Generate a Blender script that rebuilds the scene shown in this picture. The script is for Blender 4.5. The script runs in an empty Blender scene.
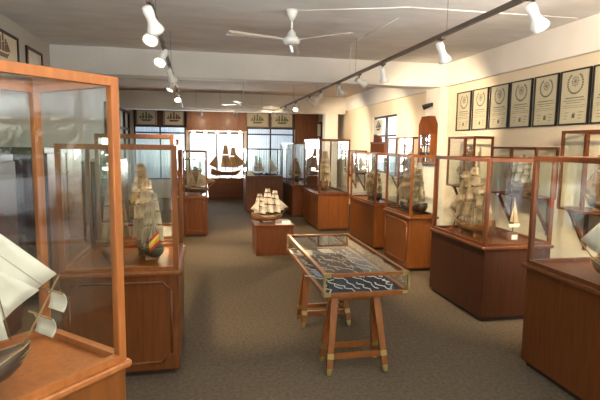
import bpy, math, random
from mathutils import Vector, Matrix
random.seed(7)
PI = math.pi
sc = bpy.context.scene
col = sc.collection

# ---------------------------------------------------------------- camera
cam_d = bpy.data.cameras.new('camera'); cam_d.lens = 28.8; cam_d.sensor_width = 36; cam_d.clip_start = .05; cam_d.clip_end = 300
cam = bpy.data.objects.new('camera', cam_d); col.objects.link(cam)
_f = Vector((.19507, .97434, -.1123)).normalized(); _r = Vector((.98074, -.19487, .01292)); _r = (_r - _f * _r.dot(_f)).normalized(); _u = _r.cross(_f)
cam.matrix_world = Matrix(((_r.x, _u.x, -_f.x, 0), (_r.y, _u.y, -_f.y, 0), (_r.z, _u.z, -_f.z, 1.6), (0, 0, 0, 1)))
sc.camera = cam
# ---------------------------------------------------------------- world, exposure
w = bpy.data.worlds.new('sky'); sc.world = w; w.use_nodes = True
wn = w.node_tree.nodes; bg = wn['Background']
sky = wn.new('ShaderNodeTexSky'); sky.sky_type = 'NISHITA'; sky.sun_disc = False; sky.sun_elevation = math.radians(55); sky.sun_rotation = math.radians(120)
sky.air_density = 1.0; sky.dust_density = 4.0
mixw = wn.new('ShaderNodeMix'); mixw.data_type = 'RGBA'; mixw.inputs[0].default_value = .75
w.node_tree.links.new(sky.outputs[0], mixw.inputs[6]); mixw.inputs[7].default_value = (.94, .98, 1.0, 1)
w.node_tree.links.new(mixw.outputs[2], bg.inputs[0]); bg.inputs[1].default_value = 1.5
sc.view_settings.view_transform = 'Standard'; sc.view_settings.look = 'None'; sc.view_settings.gamma = 1
sc.view_settings.use_curve_mapping = False; sc.view_settings.exposure = 1.0
sc.cycles.transparent_max_bounces = 64; sc.cycles.max_bounces = 8; sc.cycles.glossy_bounces = 5
sc.cycles.caustics_reflective = False; sc.cycles.caustics_refractive = False; sc.cycles.sample_clamp_indirect = 6

def area(name, loc, rot, sx, sy, power, color):
    d = bpy.data.lights.new(name, 'AREA'); d.shape = 'RECTANGLE'; d.size = sx; d.size_y = sy; d.energy = power; d.color = color
    o = bpy.data.objects.new(name, d); col.objects.link(o); o.location = loc; o.rotation_euler = rot
    return o
DAY = (1.0, .975, .93)
# daylight falling in through the glazing, standing outside its windows; the pavement fills face up
area('pavement_fill_front', (.75, -3.2, .02), (PI, 0, 0), 5.0, 2.2, 1250, DAY)  # added upward lamp standing in for pavement bounce, brightens the ceiling
area('pavement_fill_east', (4.75, .7, .02), (PI, 0, 0), .9, 3.4, 430, DAY)  # same kind of added ground lamp, outside the near right windows
area('daylight_blinds_front', (.75, -1.85, 2.22), (PI/2, 0, 0), 4.4, .42, 70, DAY)
area('daylight_blinds_east', (4.3, .7, 2.1), (PI/2, 0, PI/2), 3.0, .36, 240, DAY)
area('daylight_back_window', (.38, 15.6, 1.35), (PI/2, 0, PI), 1.6, 1.2, 120, DAY)
area('daylight_side_window', (4.75, 10.4, 1.6), (PI/2, 0, PI/2), 1.3, 1.2, 20, DAY)

# ---------------------------------------------------------------- materials
def mat(name, base=(.5, .5, .5), rough=.5, metal=0, spec=.5, coat=0, noise=None, bump=None, emit=None, emit_s=0, stretch=(1, 1, 1)):
    m = bpy.data.materials.new(name); m.use_nodes = True; nt = m.node_tree; b = nt.nodes['Principled BSDF']
    b.inputs['Base Color'].default_value = (*base, 1); b.inputs['Roughness'].default_value = rough; b.inputs['Metallic'].default_value = metal
    b.inputs['Specular IOR Level'].default_value = spec; b.inputs['Coat Weight'].default_value = coat; b.inputs['Coat Roughness'].default_value = .15
    if emit: b.inputs['Emission Color'].default_value = (*emit, 1); b.inputs['Emission Strength'].default_value = emit_s
    if noise or bump:
        tc = nt.nodes.new('ShaderNodeTexCoord'); mp = nt.nodes.new('ShaderNodeMapping'); mp.inputs['Scale'].default_value = stretch
        nt.links.new(tc.outputs['Object'], mp.inputs[0])
    if noise:
        c2, scale = noise
        n = nt.nodes.new('ShaderNodeTexNoise'); n.inputs['Scale'].default_value = scale; n.inputs['Detail'].default_value = 6
        nt.links.new(mp.outputs[0], n.inputs['Vector'])
        r = nt.nodes.new('ShaderNodeValToRGB'); r.color_ramp.elements[0].position = .35; r.color_ramp.elements[1].position = .65
        r.color_ramp.elements[0].color = (*base, 1); r.color_ramp.elements[1].color = (*c2, 1)
        nt.links.new(n.outputs[0], r.inputs[0]); nt.links.new(r.outputs[0], b.inputs['Base Color'])
    if bump:
        scale, strength = bump
        n2 = nt.nodes.new('ShaderNodeTexNoise'); n2.inputs['Scale'].default_value = scale; n2.inputs['Detail'].default_value = 4
        nt.links.new(mp.outputs[0], n2.inputs['Vector'])
        bp = nt.nodes.new('ShaderNodeBump'); bp.inputs['Strength'].default_value = strength; bp.inputs['Distance'].default_value = .01
        nt.links.new(n2.outputs[0], bp.inputs['Height']); nt.links.new(bp.outputs[0], b.inputs['Normal'])
    return m
def wood(name, a, b_, rough=.36, coat=.06, st=(14, 14, 1.2)):
    return mat(name, a, rough, noise=(b_, 3.0), coat=coat, stretch=st, spec=.32)
def glass(name, tint=(.97, .985, .975), boost=.035):
    m = bpy.data.materials.new(name); m.use_nodes = True; nt = m.node_tree; nt.nodes.clear()
    out = nt.nodes.new('ShaderNodeOutputMaterial'); mx = nt.nodes.new('ShaderNodeMixShader')
    t = nt.nodes.new('ShaderNodeBsdfTransparent'); t.inputs[0].default_value = (*tint, 1)
    g = nt.nodes.new('ShaderNodeBsdfGlossy'); g.inputs['Roughness'].default_value = 0.0
    lw = nt.nodes.new('ShaderNodeLayerWeight'); lw.inputs[0].default_value = .5
    p = nt.nodes.new('ShaderNodeMath'); p.operation = 'POWER'; p.inputs[1].default_value = 5
    ma = nt.nodes.new('ShaderNodeMath'); ma.operation = 'MULTIPLY_ADD'; ma.inputs[1].default_value = .9; ma.inputs[2].default_value = boost
    nt.links.new(lw.outputs['Facing'], p.inputs[0]); nt.links.new(p.outputs[0], ma.inputs[0]); nt.links.new(ma.outputs[0], mx.inputs[0])
    nt.links.new(t.outputs[0], mx.inputs[1]); nt.links.new(g.outputs[0], mx.inputs[2]); nt.links.new(mx.outputs[0], out.inputs[0])
    return m
M = dict(
    wood=wood('orange_teak', (.150, .046, .0095), (.205, .066, .0135)),
    dwood=wood('dark_teak', (.040, .0108, .0032), (.058, .0165, .0048)),
    mwood=wood('red_teak', (.088, .025, .0058), (.125, .038, .0085)),
    rail=wood('light_teak_rail', (.30, .098, .024), (.38, .13, .034)),
    drail=wood('brown_rail', (.095, .030, .009), (.13, .042, .013)),
    plank=wood('back_panel_wood', (.17, .050, .012), (.26, .080, .020), st=(6, 6, .8)),
    darkframe=mat('dark_frame', (.030, .014, .009), .45),
    glass=glass('case_glass'), wglass=glass('window_glass', (.96, .98, .98), .04),
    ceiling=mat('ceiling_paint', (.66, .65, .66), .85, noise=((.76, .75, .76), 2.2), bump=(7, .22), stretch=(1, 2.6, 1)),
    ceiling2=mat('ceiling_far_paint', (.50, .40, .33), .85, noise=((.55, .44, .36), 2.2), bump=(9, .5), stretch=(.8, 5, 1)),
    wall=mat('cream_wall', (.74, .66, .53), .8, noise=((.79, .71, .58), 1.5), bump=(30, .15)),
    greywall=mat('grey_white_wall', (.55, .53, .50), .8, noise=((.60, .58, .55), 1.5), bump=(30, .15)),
    beam=mat('white_beam', (.80, .79, .77), .75, noise=((.85, .84, .82), 2), bump=(20, .2)),
    carpet=mat('carpet', (.074, .056, .036), .95, noise=((.116, .089, .058), 38), bump=(160, .9), spec=.15),
    white=mat('white_enamel', (.80, .79, .76), .35, coat=.2),
    blade=mat('fan_blade', (.62, .56, .47), .4),
    track=mat('track_metal', (.14, .11, .09), .45, metal=.4),
    black=mat('black_plastic', (.012, .012, .012), .4),
    bulb=mat('lamp_glass', (1, .9, .7), .3, emit=(1, .78, .48), emit_s=26),
    bulbdim=mat('lamp_glass_cool', (.8, .75, .7), .3, emit=(1, .85, .65), emit_s=2),
    tube=mat('tube_glass', (.9, .9, .9), .3, emit=(1, .95, .88), emit_s=38),
    chrome=mat('lamp_ring', (.6, .6, .6), .2, metal=1),
    brass=mat('brass', (.34, .25, .10), .4, metal=.8),
    navy=mat('navy_cloth', (.012, .014, .035), .9, bump=(200, .3)),
    rope=mat('white_rope', (.78, .76, .70), .8, bump=(300, .5)),
    bluecard=mat('blue_card', (.22, .30, .48), .6),
    paper=mat('paper', (.80, .78, .70), .7),
    cert=mat('certificate_paper', (.50, .48, .35), .5, noise=((.56, .54, .40), 3), coat=.4),
    ink=mat('ink', (.12, .12, .09), .7), inkgreen=mat('green_ink', (.16, .19, .11), .7), inkgrey=mat('grey_ink', (.10, .11, .11), .7),
    mwoodm=mat('matte_carved_wood', (.13, .040, .012), .8, spec=.1, noise=((.17, .055, .018), 5)),
    picpaper=mat('picture_paper', (.74, .67, .52), .6),
    sail=mat('cream_sail', (.38, .29, .18), .85, noise=((.52, .42, .28), 7)),
    wsail=mat('white_sail', (.74, .68, .56), .85, noise=((.82, .77, .66), 9)),
    tsail=mat('tan_sail', (.28, .18, .09), .85, noise=((.38, .26, .14), 9)),
    hull=mat('hull_wood', (.13, .055, .022), .45, noise=((.20, .09, .035), 8), stretch=(1, 6, 12)),
    dhull=mat('dark_hull', (.045, .028, .020), .45, noise=((.07, .04, .025), 8), stretch=(1, 6, 12)),
    ghull=mat('green_hull', (.05, .06, .035), .45, noise=((.08, .085, .05), 8), stretch=(1, 6, 12)),
    deck=mat('deck_wood', (.36, .22, .10), .5, noise=((.44, .28, .14), 10), stretch=(1, 10, 1)),
    spar=mat('spar_wood', (.30, .17, .07), .5), rig=mat('rigging_line', (.10, .07, .045), .8),
    gold=mat('gold_trim', (.60, .40, .12), .35, metal=.6),
    red=mat('flag_red', (.55, .03, .02), .7), yellow=mat('flag_yellow', (.80, .52, .05), .7),
    asphalt=mat('asphalt', (.20, .20, .20), .95, noise=((.28, .28, .27), 4)),
    leaf=mat('leaf', (.05, .12, .03), .7, noise=((.12, .22, .06), 8), bump=(20, 1)),
    bark=mat('bark', (.14, .10, .06), .9),
    carwhite=mat('car_paint', (.78, .80, .84), .2, coat=.8), carglass=mat('car_glass', (.02, .03, .04), .05, spec=.8),
    tyre=mat('tyre', (.02, .02, .02), .9), taillight=mat('tail_light', (.5, .01, .01), .2),
)
# frosted drapes and blinds let the daylight through
cm = bpy.data.materials.new('pale_drape'); cm.use_nodes = True; nt = cm.node_tree; nt.nodes.clear()
o_ = nt.nodes.new('ShaderNodeOutputMaterial'); mx = nt.nodes.new('ShaderNodeMixShader'); mx.inputs[0].default_value = .55
d_ = nt.nodes.new('ShaderNodeBsdfDiffuse'); d_.inputs[0].default_value = (.74, .77, .78, 1); t_ = nt.nodes.new('ShaderNodeBsdfTranslucent'); t_.inputs[0].default_value = (.76, .79, .82, 1)
nt.links.new(d_.outputs[0], mx.inputs[1]); nt.links.new(t_.outputs[0], mx.inputs[2]); nt.links.new(mx.outputs[0], o_.inputs[0]); M['drape'] = cm

# ---------------------------------------------------------------- mesh helpers
class MB:
    def __init__(s): s.v = []; s.f = []; s.sm = []
    def add(s, vs, fs, smooth=False):
        n = len(s.v); s.v += [tuple(v) for v in vs]; s.f += [tuple(i + n for i in f) for f in fs]; s.sm += [smooth] * len(fs); return s
    def box(s, a, b, mtx=None, bev=0):
        (x0, y0, z0), (x1, y1, z1) = a, b
        if bev <= 0:
            vs = [(x, y, z) for x in (x0, x1) for y in (y0, y1) for z in (z0, z1)]
            fs = [(0, 1, 3, 2), (4, 6, 7, 5), (0, 4, 5, 1), (2, 3, 7, 6), (0, 2, 6, 4), (1, 5, 7, 3)]
        else:  # chamfered in plan and at the top/bottom rims
            vs = []; fs = []
            c = bev
            ring = lambda i, z: [(x0+c+i, y0+i, z), (x1-c-i, y0+i, z), (x1-i, y0+c+i, z), (x1-i, y1-c-i, z), (x1-c-i, y1-i, z), (x0+c+i, y1-i, z), (x0+i, y1-c-i, z), (x0+i, y0+c+i, z)]
            rs = [ring(c*.6, z0), ring(0, z0+c), ring(0, z1-c), ring(c*.6, z1)]
            for r in rs: vs += r
            for k in range(3):
                for j in range(8): fs.append((k*8+j, k*8+(j+1) % 8, (k+1)*8+(j+1) % 8, (k+1)*8+j))
            fs.append(tuple(range(7, -1, -1))); fs.append(tuple(range(24, 32)))
        if mtx: vs = [mtx @ Vector(v) for v in vs]
        return s.add(vs, fs)
    def bar(s, p, q, r=.01, r2=None, n=8, smooth=True):
        p, q = Vector(p), Vector(q); d = q - p
        if d.length < 1e-6: return s
        d.normalize(); a = d.orthogonal().normalized(); b = d.cross(a); r2 = r if r2 is None else r2
        vs = []
        for c, rr in ((p, r), (q, r2)):
            for k in range(n):
                t = 2*PI*k/n + PI/n; vs.append(c + (a*math.cos(t) + b*math.sin(t))*rr)
        fs = [(k, (k+1) % n, n+(k+1) % n, n+k) for k in range(n)] + [tuple(range(n-1, -1, -1)), tuple(range(n, 2*n))]
        return s.add(vs, fs, smooth)
    def beam(s, p, q, wx, wy, up=(0, 0, 1), wx2=None, wy2=None):  # square section bar
        p, q = Vector(p), Vector(q); d = (q-p).normalized(); a = d.cross(Vector(up))
        a = a.normalized() if a.length > 1e-3 else Vector((1, 0, 0)); b = a.cross(d).normalized(); wx2 = wx2 or wx; wy2 = wy2 or wy
        vs = []
        for c, u, v in ((p, wx/2, wy/2), (q, wx2/2, wy2/2)):
            for i, j in ((-1, -1), (1, -1), (1, 1), (-1, 1)): vs.append(c + a*u*i + b*v*j)
        return s.add(vs, [(0, 1, 5, 4), (1, 2, 6, 5), (2, 3, 7, 6), (3, 0, 4, 7), (3, 2, 1, 0), (4, 5, 6, 7)])
    def lathe(s, prof, n=20, mtx=None):
        vs = []; m = len(prof)
        for r, z in prof:
            for k in range(n): vs.append((r*math.cos(2*PI*k/n), r*math.sin(2*PI*k/n), z))
        fs = [(i*n+k, i*n+(k+1) % n, (i+1)*n+(k+1) % n, (i+1)*n+k) for i in range(m-1) for k in range(n)]
        fs += [tuple(range(n-1, -1, -1)), tuple(range((m-1)*n, m*n))]
        if mtx: vs = [mtx @ Vector(v) for v in vs]
        return s.add(vs, fs, True)
    def tube(s, pts, r, n=6):
        for a, b in zip(pts, pts[1:]): s.bar(a, b, r, n=n)
        return s
    def prism(s, poly, y0, y1, mtx=None):  # polygon in xz, extruded along y
        n = len(poly); vs = [(x, y0, z) for x, z in poly] + [(x, y1, z) for x, z in poly]
        fs = [tuple(range(n)), tuple(range(2*n-1, n-1, -1))] + [(k, k+n, (k+1) % n+n, (k+1) % n) for k in range(n)]
        if mtx: vs = [mtx @ Vector(v) for v in vs]
        return s.add(vs, fs)
    def sheet(s, g, th):  # grid of points made into a thin closed solid
        R, C_ = len(g), len(g[0]); top = []; bot = []
        for i in range(R):
            for j in range(C_):
                p = Vector(g[i][j]); a = Vector(g[min(i+1, R-1)][j]) - Vector(g[max(i-1, 0)][j]); b = Vector(g[i][min(j+1, C_-1)]) - Vector(g[i][max(j-1, 0)][:] if j else g[i][0])
                n = a.cross(b); n = n.normalized() if n.length > 1e-9 else Vector((1, 0, 0))
                top.append(p + n*th/2); bot.append(p - n*th/2)
        N = R*C_; fs = []
        for i in range(R-1):
            for j in range(C_-1):
                q = (i*C_+j, i*C_+j+1, (i+1)*C_+j+1, (i+1)*C_+j); fs.append(q); fs.append(tuple(k+N for k in reversed(q)))
        rim = [j for j in range(C_)] + [i*C_+C_-1 for i in range(1, R)] + [(R-1)*C_+j for j in range(C_-2, -1, -1)] + [i*C_ for i in range(R-2, 0, -1)]
        for a, b in zip(rim, rim[1:]+rim[:1]): fs.append((b, a, a+N, b+N))
        return s.add(top+bot, fs, True)
    def build(s, name, m, parent=None):
        me = bpy.data.meshes.new(name); me.from_pydata(s.v, [], s.f); me.materials.append(M[m] if isinstance(m, str) else m)
        me.polygons.foreach_set('use_smooth', s.sm); me.update()
        import bmesh
        b = bmesh.new(); b.from_mesh(me); bmesh.ops.recalc_face_normals(b, faces=b.faces); b.to_mesh(me); b.free()
        o = bpy.data.objects.new(name, me); col.objects.link(o)
        if parent: o.parent = parent
        return o
def tag(o, label, cat, group=None):
    o['label'] = label; o['category'] = cat
    if group: o['group'] = group
    return o
def thing(name, label, cat, loc=(0, 0, 0), rz=0, group=None, scale=1):
    o = bpy.data.objects.new(name, None); col.objects.link(o); o.location = loc; o.rotation_euler = (0, 0, rz); o.scale = (scale,)*3
    o.empty_display_size = .1
    return tag(o, label, cat, group)
def struct(name, mb, m, parent=None):
    o = mb.build(name, m, parent)
    if not parent: o['kind'] = 'structure'
    return o
def sroot(name, loc=(0, 0, 0)):
    o = bpy.data.objects.new(name, None); col.objects.link(o); o.location = loc; o['kind'] = 'structure'; return o

# ---------------------------------------------------------------- room shell
XL, XR, YS, YB, ZC = -2.12, 4.0, -1.6, 14.8, 2.97
struct('floor', MB().box((XL-.1, YS-.1, -.08), (XR+.1, YB+.1, 0)), 'carpet')
struct('ceiling', MB().box((XL-.1, YS-.1, ZC), (XR+.1, 7.7, ZC+.12)), 'ceiling')
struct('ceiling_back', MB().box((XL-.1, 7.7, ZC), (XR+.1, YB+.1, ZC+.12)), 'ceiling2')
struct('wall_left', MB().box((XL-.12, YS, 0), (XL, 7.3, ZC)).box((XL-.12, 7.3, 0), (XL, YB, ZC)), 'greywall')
wr = MB().box((XR, 2.3, 0), (XR+.14, 9.67, ZC)).box((XR, 11.16, 0), (XR+.14, YB, ZC)).box((XR, 9.67, 0), (XR+.14, 11.16, 1.0)).box((XR, 9.67, 2.3), (XR+.14, 11.16, ZC))
wr.box((XR, YS, 2.35), (XR+.14, 2.3, ZC)).box((XR, YS, 0), (XR+.14, 2.3, .35)).box((XR, YS, .35), (XR+.14, -.9, 2.35))
struct('wall_right', wr, 'wall')
wb = MB().box((XL, YB, 2.13), (XR, YB+.12, ZC)).box((-.53, YB, 1.96), (1.28, YB+.12, 2.13)).box((2.75, YB, 1.96), (XR, YB+.12, 2.13)).box((XL, YB, .55), (-2.0, YB+.12, 2.13)).box((XL, YB, 0), (-.47, YB+.12, .55)).box((-.47, YB, 0), (1.24, YB+.12, .6)).box((1.24, YB, 0), (2.75, YB+.12, .55)).box((2.75, YB, 0), (XR, YB+.12, 1.96))
wb.box((-.53, YB, .55), (-.45, YB+.12, 1.96)).box((1.2, YB, .55), (1.28, YB+.12, 1.96))
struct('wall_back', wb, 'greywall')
ws = MB().box((XL, YS-.14, 2.5), (XR, YS, ZC)).box((XL, YS-.14, 0), (XR, YS, .45)).box((XL, YS-.14, .45), (-1.6, YS, 2.5)).box((3.1, YS-.14, .45), (XR, YS, 2.5))
struct('wall_front', ws, 'wall')
struct('trim_1', MB().box((XL, 7.5, 2.595), (3.93, 7.85, ZC)), 'beam')
struct('trim_2', MB().box((XL, 13.25, 2.5), (3.93, 13.6, ZC)), 'beam')
struct('trim_3', MB().box((3.93, 2.2, 2.605), (XR, YB, ZC)), 'beam')
struct('trim_4', MB().box((3.85, 7.5, 0), (XR, 8.02, 2.6)), 'beam')        # pillar carrying the first beam
struct('trim_5', MB().box((3.36, 13.27, 0), (3.72, 13.6, 2.5)), 'beam')     # pillar carrying the second beam
struct('baseboard_right', MB().box((XR-.015, 2.3, 0), (XR, 7.5, .09)).box((XR-.015, 8.02, 0), (XR, YB, .09)), 'wall')
struct('baseboard_left', MB().box((XL, YS, 0), (XL+.015, YB, .09)), 'wall')
# back wall cladding: planked fascia over the bright opening and the planked panel at the right
def planks(mb, x0, x1, y0, y1, z0, z1, n, vert=True):
    for k in range(n):
        if vert:
            a = x0+(x1-x0)*k/n; b = x0+(x1-x0)*(k+1)/n; mb.box((a+.003, y0, z0), (b-.003, y1, z1))
        else:
            a = z0+(z1-z0)*k/n; b = z0+(z1-z0)*(k+1)/n; mb.box((x0, y0, a+.003), (x1, y1, b-.003))
    return mb
fa = MB().box((-.47, 14.32, 2.1), (1.22, 14.34, ZC)); planks(fa, -.47, 1.22, 14.30, 14.325, 2.1, ZC, 12)
fa.box((-.47, 14.34, 2.02), (-.44, YB, ZC)).box((1.19, 14.34, 2.02), (1.22, YB, ZC)).box((-.50, 14.27, 2.0), (1.25, 14.33, 2.12))
struct('trim_6', fa, 'plank')
fw = MB().box((2.78, 14.76, 0), (3.5, YB, ZC)); planks(fw, 2.78, 3.5, 14.73, 14.765, .1, ZC, 14, False)
struct('trim_7', fw, 'plank')
struct('trim_8', MB().box((3.55, 14.70, 0), (3.75, YB, 2.35)).box((3.80, 14.70, 0), (3.98, YB, 2.2)), 'mwood')

# windows -----------------------------------------------------------------
def window(name, x0, x1, z0, z1, y, nx, zs, fw=.04, frame='darkframe', axis='x', depth=.06):
    """axis x: window lies in a plane of constant y; axis y: in a plane of constant x (y is then that x)"""
    r = sroot(name)
    fr = MB(); T = (lambda a, b, c: (a, b, c)) if axis == 'x' else (lambda a, b, c: (b, a, c))
    def bx(a0, a1, c0, c1, d=depth, o=0):
        p, q = T(a0, y+o-d/2, c0), T(a1, y+o+d/2, c1); return (tuple(map(min, zip(p, q))), tuple(map(max, zip(p, q))))
    fr.box(*bx(x0, x1, z0, z0+fw)); fr.box(*bx(x0, x1, z1-fw, z1))
    for k in range(nx+1):
        c = x0 + (x1-x0)*k/nx; a0 = min(max(c-fw/2, x0), x1-fw); fr.box(*bx(a0, a0+fw, z0+fw, z1-fw, depth*.98))
    for z in zs: fr.box(*bx(x0+fw, x1-fw, z-fw/2, z+fw/2, depth*.9))
    fr.build('window_frame', frame, r)
    p = MB(); p.box(*bx(x0+.01, x1-.01, z0+.01, z1-.01, .006)); p.build('window_pane', 'wglass', r)
    return r
def drape(parent, x0, x1, z0, z1, y, axis='x', pitch=.07, amp=.015, name='curtain', mt='drape'):
    n = int((x1-x0)/pitch*6); g = []
    for z in (z0, (z0+z1)/2, z1):
        row = []
        for i in range(n+1):
            x = x0+(x1-x0)*i/n; yy = y+amp*math.sin((x-x0)/pitch*2*PI)
            row.append((x, yy, z) if axis == 'x' else (yy, x, z))
        g.append(row)
    return MB().sheet(g, .003).build(name, mt, parent)
w1 = window('window_1', -2.0, -.53, .55, 2.13, YB+.05, 2, (1.93,)); drape(w1, -1.98, -.55, .57, 2.1, YB+.12)
w2 = window('window_2', 1.28, 2.75, .55, 2.13, YB+.05, 2, (1.93,)); drape(w2, 1.3, 2.73, .57, 2.1, YB+.12)
# the wall above the drapes carries a window band only as high as 2.13
w3 = window('window_3', -.45, 1.2, .6, 1.96, YB+.05, 2, ())
w4 = window('window_4', 9.67, 11.16, 1.0, 2.3, XR+.07, 2, (1.85,), axis='y')
w5 = window('window_5', -1.6, 3.1, .45, 2.5, YS-.07, 5, (1.95,), frame='wood')
drape(w5, -1.55, 3.05, 2.0, 2.46, YS-.03, pitch=.11, amp=.012, name='vertical_blind')
w6 = window('window_6', -.9, 2.3, .35, 2.35, XR+.07, 6, (1.85,), axis='y', frame='wood')
drape(w6, -.85, 2.25, 1.9, 2.32, XR+.03, axis='y', pitch=.11, amp=.012, name='vertical_blind')
# dark lattice on the left wall near the back corner
lat = MB()
for k in range(5):
    y = 11.2+k*.82; lat.box((XL+.005, y-.03, 1.0), (XL+.06, y+.03, 2.5))
for z in (1.0, 1.55, 2.0, 2.47): lat.box((XL+.005, 11.17, z-.03), (XL+.05, 14.51, z+.03))
struct('trim_9', lat, 'darkframe')

# ---------------------------------------------------------------- framed pictures
def ship_shape(mb, T, s=1):
    """small sailing ship silhouette, T maps (u, v) and thickness t to a point"""
    def poly(pts, t0, t1):
        n = len(pts); mb.add([T(u*s, v*s, t0) for u, v in pts] + [T(u*s, v*s, t1) for u, v in pts],
                             [tuple(range(n)), tuple(range(2*n-1, n-1, -1))] + [(k, (k+1) % n, (k+1) % n+n, k+n) for k in range(n)])
    poly([(-.30, -.08), (-.22, -.2), (.2, -.2), (.34, -.06), (.2, -.1), (-.2, -.1)], 0, .002)
    for c, h in ((-.17, .26), (0, .34), (.15, .24)):
        poly([(c-.07, -.06), (c+.05, -.06), (c+.06, h*.45), (c-.05, h*.45)], 0, .002)
        poly([(c-.05, h*.5), (c+.05, h*.5), (c+.035, h), (c-.03, h)], 0, .002)
    poly([(.22, -.04), (.42, -.02), (.22, .2)], 0, .002); poly([(-.27, -.05), (-.42, -.04), (-.27, .16)], 0, .002)
def picture(name, label, cat, c, wd, ht, axis, frame='darkframe', paper='picpaper', kind='ship', ink='inkgreen', fw=.02, group=None):
    """axis: 'x' hangs on a wall facing -y, 'r' on the right wall facing -x, 'l' on the left wall facing +x; c = centre on the wall surface"""
    o = thing(name, label, cat, c, 0, group)
    if axis == 'x': T = lambda u, v, t: (u, -t, v)
    elif axis == 'r': T = lambda u, v, t: (-t, -u, v)
    else: T = lambda u, v, t: (t, u, v)
    def bx(mb, u0, u1, v0, v1, t0, t1):
        p, q = T(u0, v0, t0), T(u1, v1, t1); mb.box(tuple(map(min, zip(p, q))), tuple(map(max, zip(p, q))))
    f = MB(); W, H = wd/2, ht/2
    bx(f, -W, W, -H, -H+fw, .002, .027); bx(f, -W, W, H-fw, H, .002, .027); bx(f, -W, -W+fw, -H+fw, H-fw, .002, .027); bx(f, W-fw, W, -H+fw, H-fw, .002, .027)
    f.build('frame', frame, o)
    p = MB(); bx(p, -W+fw*.5, W-fw*.5, -H+fw*.5, H-fw*.5, .004, .014); p.build('sheet', paper, o)
    t0 = .0145
    if kind == 'ship':
        s = MB(); ship_shape(s, lambda u, v, t: T(u, v, t0+t), min(wd, ht*1.25)*.98); s.build('drawing', ink, o)
    else:  # certificate: wreath with a wheel, title, text lines, signatures
        e = MB(); cy = H*.50; R = wd*.25
        for k in range(22):
            a = -PI*.5 + (k-10.5)/10.5*PI*.78
            a += PI*0
            x, z = R*math.cos(a-PI*0), cy+R*math.sin(a)
            x, z = R*math.sin((k-10.5)/10.5*PI*.8), cy - R*math.cos((k-10.5)/10.5*PI*.8)
            bx(e, x-.012, x+.012, z-.009, z+.009, t0, t0+.001)
        for k in range(8):
            a = k*PI/4; n = 6
            for j in range(n):
                rr = R*.62*j/n; bx(e, rr*math.cos(a)-.004, rr*math.cos(a)+.004, cy+.02+rr*math.sin(a)-.004, cy+.02+rr*math.sin(a)+.004, t0, t0+.001)
        for k in range(16):
            a = k*PI/8; rr = R*.42; bx(e, rr*math.cos(a)-.005, rr*math.cos(a)+.005, cy+.02+rr*math.sin(a)-.005, cy+.02+rr*math.sin(a)+.005, t0, t0+.001)
        e.build('emblem', 'inkgrey', o)
        rnd = random.Random(len(label)*7)
        def line(z, w_, h_):
            l = MB(); x = -w_/2
            while x < w_/2:
                d = rnd.uniform(.012, .035); bx(l, x, min(x+d, w_/2), z-h_/2, z+h_/2, t0, t0+.001); x += d+.006
            l.build('text_line', 'ink', o)
        line(-H*.02, wd*.62, .012); line(-H*.12, wd*.72, .008); line(-H*.2, wd*.5, .007); line(-H*.3, wd*.72, .005); line(-H*.37, wd*.72, .005)
        for sx in (-1, 1):
            l = MB()
            for j in range(3): bx(l, sx*wd*.24-.035, sx*wd*.24+.035-.012*j, -H*(.55+.11*j)-.003, -H*(.55+.11*j)+.003, t0, t0+.001)
            l.build('signature', 'ink', o)
        l = MB()
        for j in range(6): bx(l, -.02+.007*j, -.0125+.007*j, -H*.75, -H*(.62-.03*(j % 3)), t0, t0+.001)
        l.build('seal', 'ink', o)
    return o
ce = [7.178, 6.758, 6.716, 6.305, 6.267, 5.825, 5.803, 5.368, 5.331, 4.913, 4.889, 4.444, 4.42, 3.98]
cl = ['farthest certificate on the right wall, the one beside the white pillar', 'second framed certificate from the white pillar', 'third framed certificate from the white pillar, a lamp glint on it',
      'middle one of the seven black-framed certificates, a cooler grey patch at its top', 'third nearest black-framed certificate on the right wall', 'second nearest black-framed certificate, the largest seen whole', 'nearest black-framed certificate, cut off by the right edge of the photo']
for i in range(7):
    y0, y1 = ce[2*i], ce[2*i+1]; zc = 2.168
    picture('framed_certificate', cl[i], 'certificate', (XR, (y0+y1)/2, zc), abs(y0-y1)-.01, .60, 'r', frame='black', paper='cert', kind='cert', fw=.016, group='framed certificates on the right wall')
pics = [('ship print in the far left corner of the back wall', -1.64, .54), ('ship print just left of the planked wooden fascia', -.86, .54), ('ship print just right of the planked wooden fascia', 1.6, .66), ('ship print farthest right on the back wall beside the plank panel', 2.36, .66)]
for i, (l, x, wd) in enumerate(pics):
    picture('ship_picture', l, 'picture', (x, YB-.032, 2.36), wd, .42, 'x', frame='darkframe', fw=.012, ink='inkgreen' if i != 1 else 'bark', group='ship prints over the back windows')
ver = MB()
for x0, x1 in ((-2.0, -1.93), (-1.34, -1.16), (-.57, -.5), (1.23, 1.26), (1.95, 2.02), (2.70, 2.78)): ver.box((x0, YB-.03, 2.13), (x1, YB, ZC))
struct('trim_10', ver, 'mwood')
struct('trim_11', MB().box((-2.0, YB-.03, 2.10), (-.47, YB, 2.145)).box((1.23, YB-.03, 2.10), (2.78, YB, 2.145)), 'darkframe')
picture('framed_print', 'larger dark-framed print high on the left wall above the nearest glass case', 'picture', (XL, 5.83, 2.60), .86, .38, 'l', paper='picpaper', ink='hull', fw=.03)
picture('framed_print', 'smaller dark-framed print high on the left wall, the one nearer the white beam', 'picture', (XL, 6.82, 2.615), .58, .31, 'l', paper='picpaper', ink='paper', fw=.035)

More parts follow.
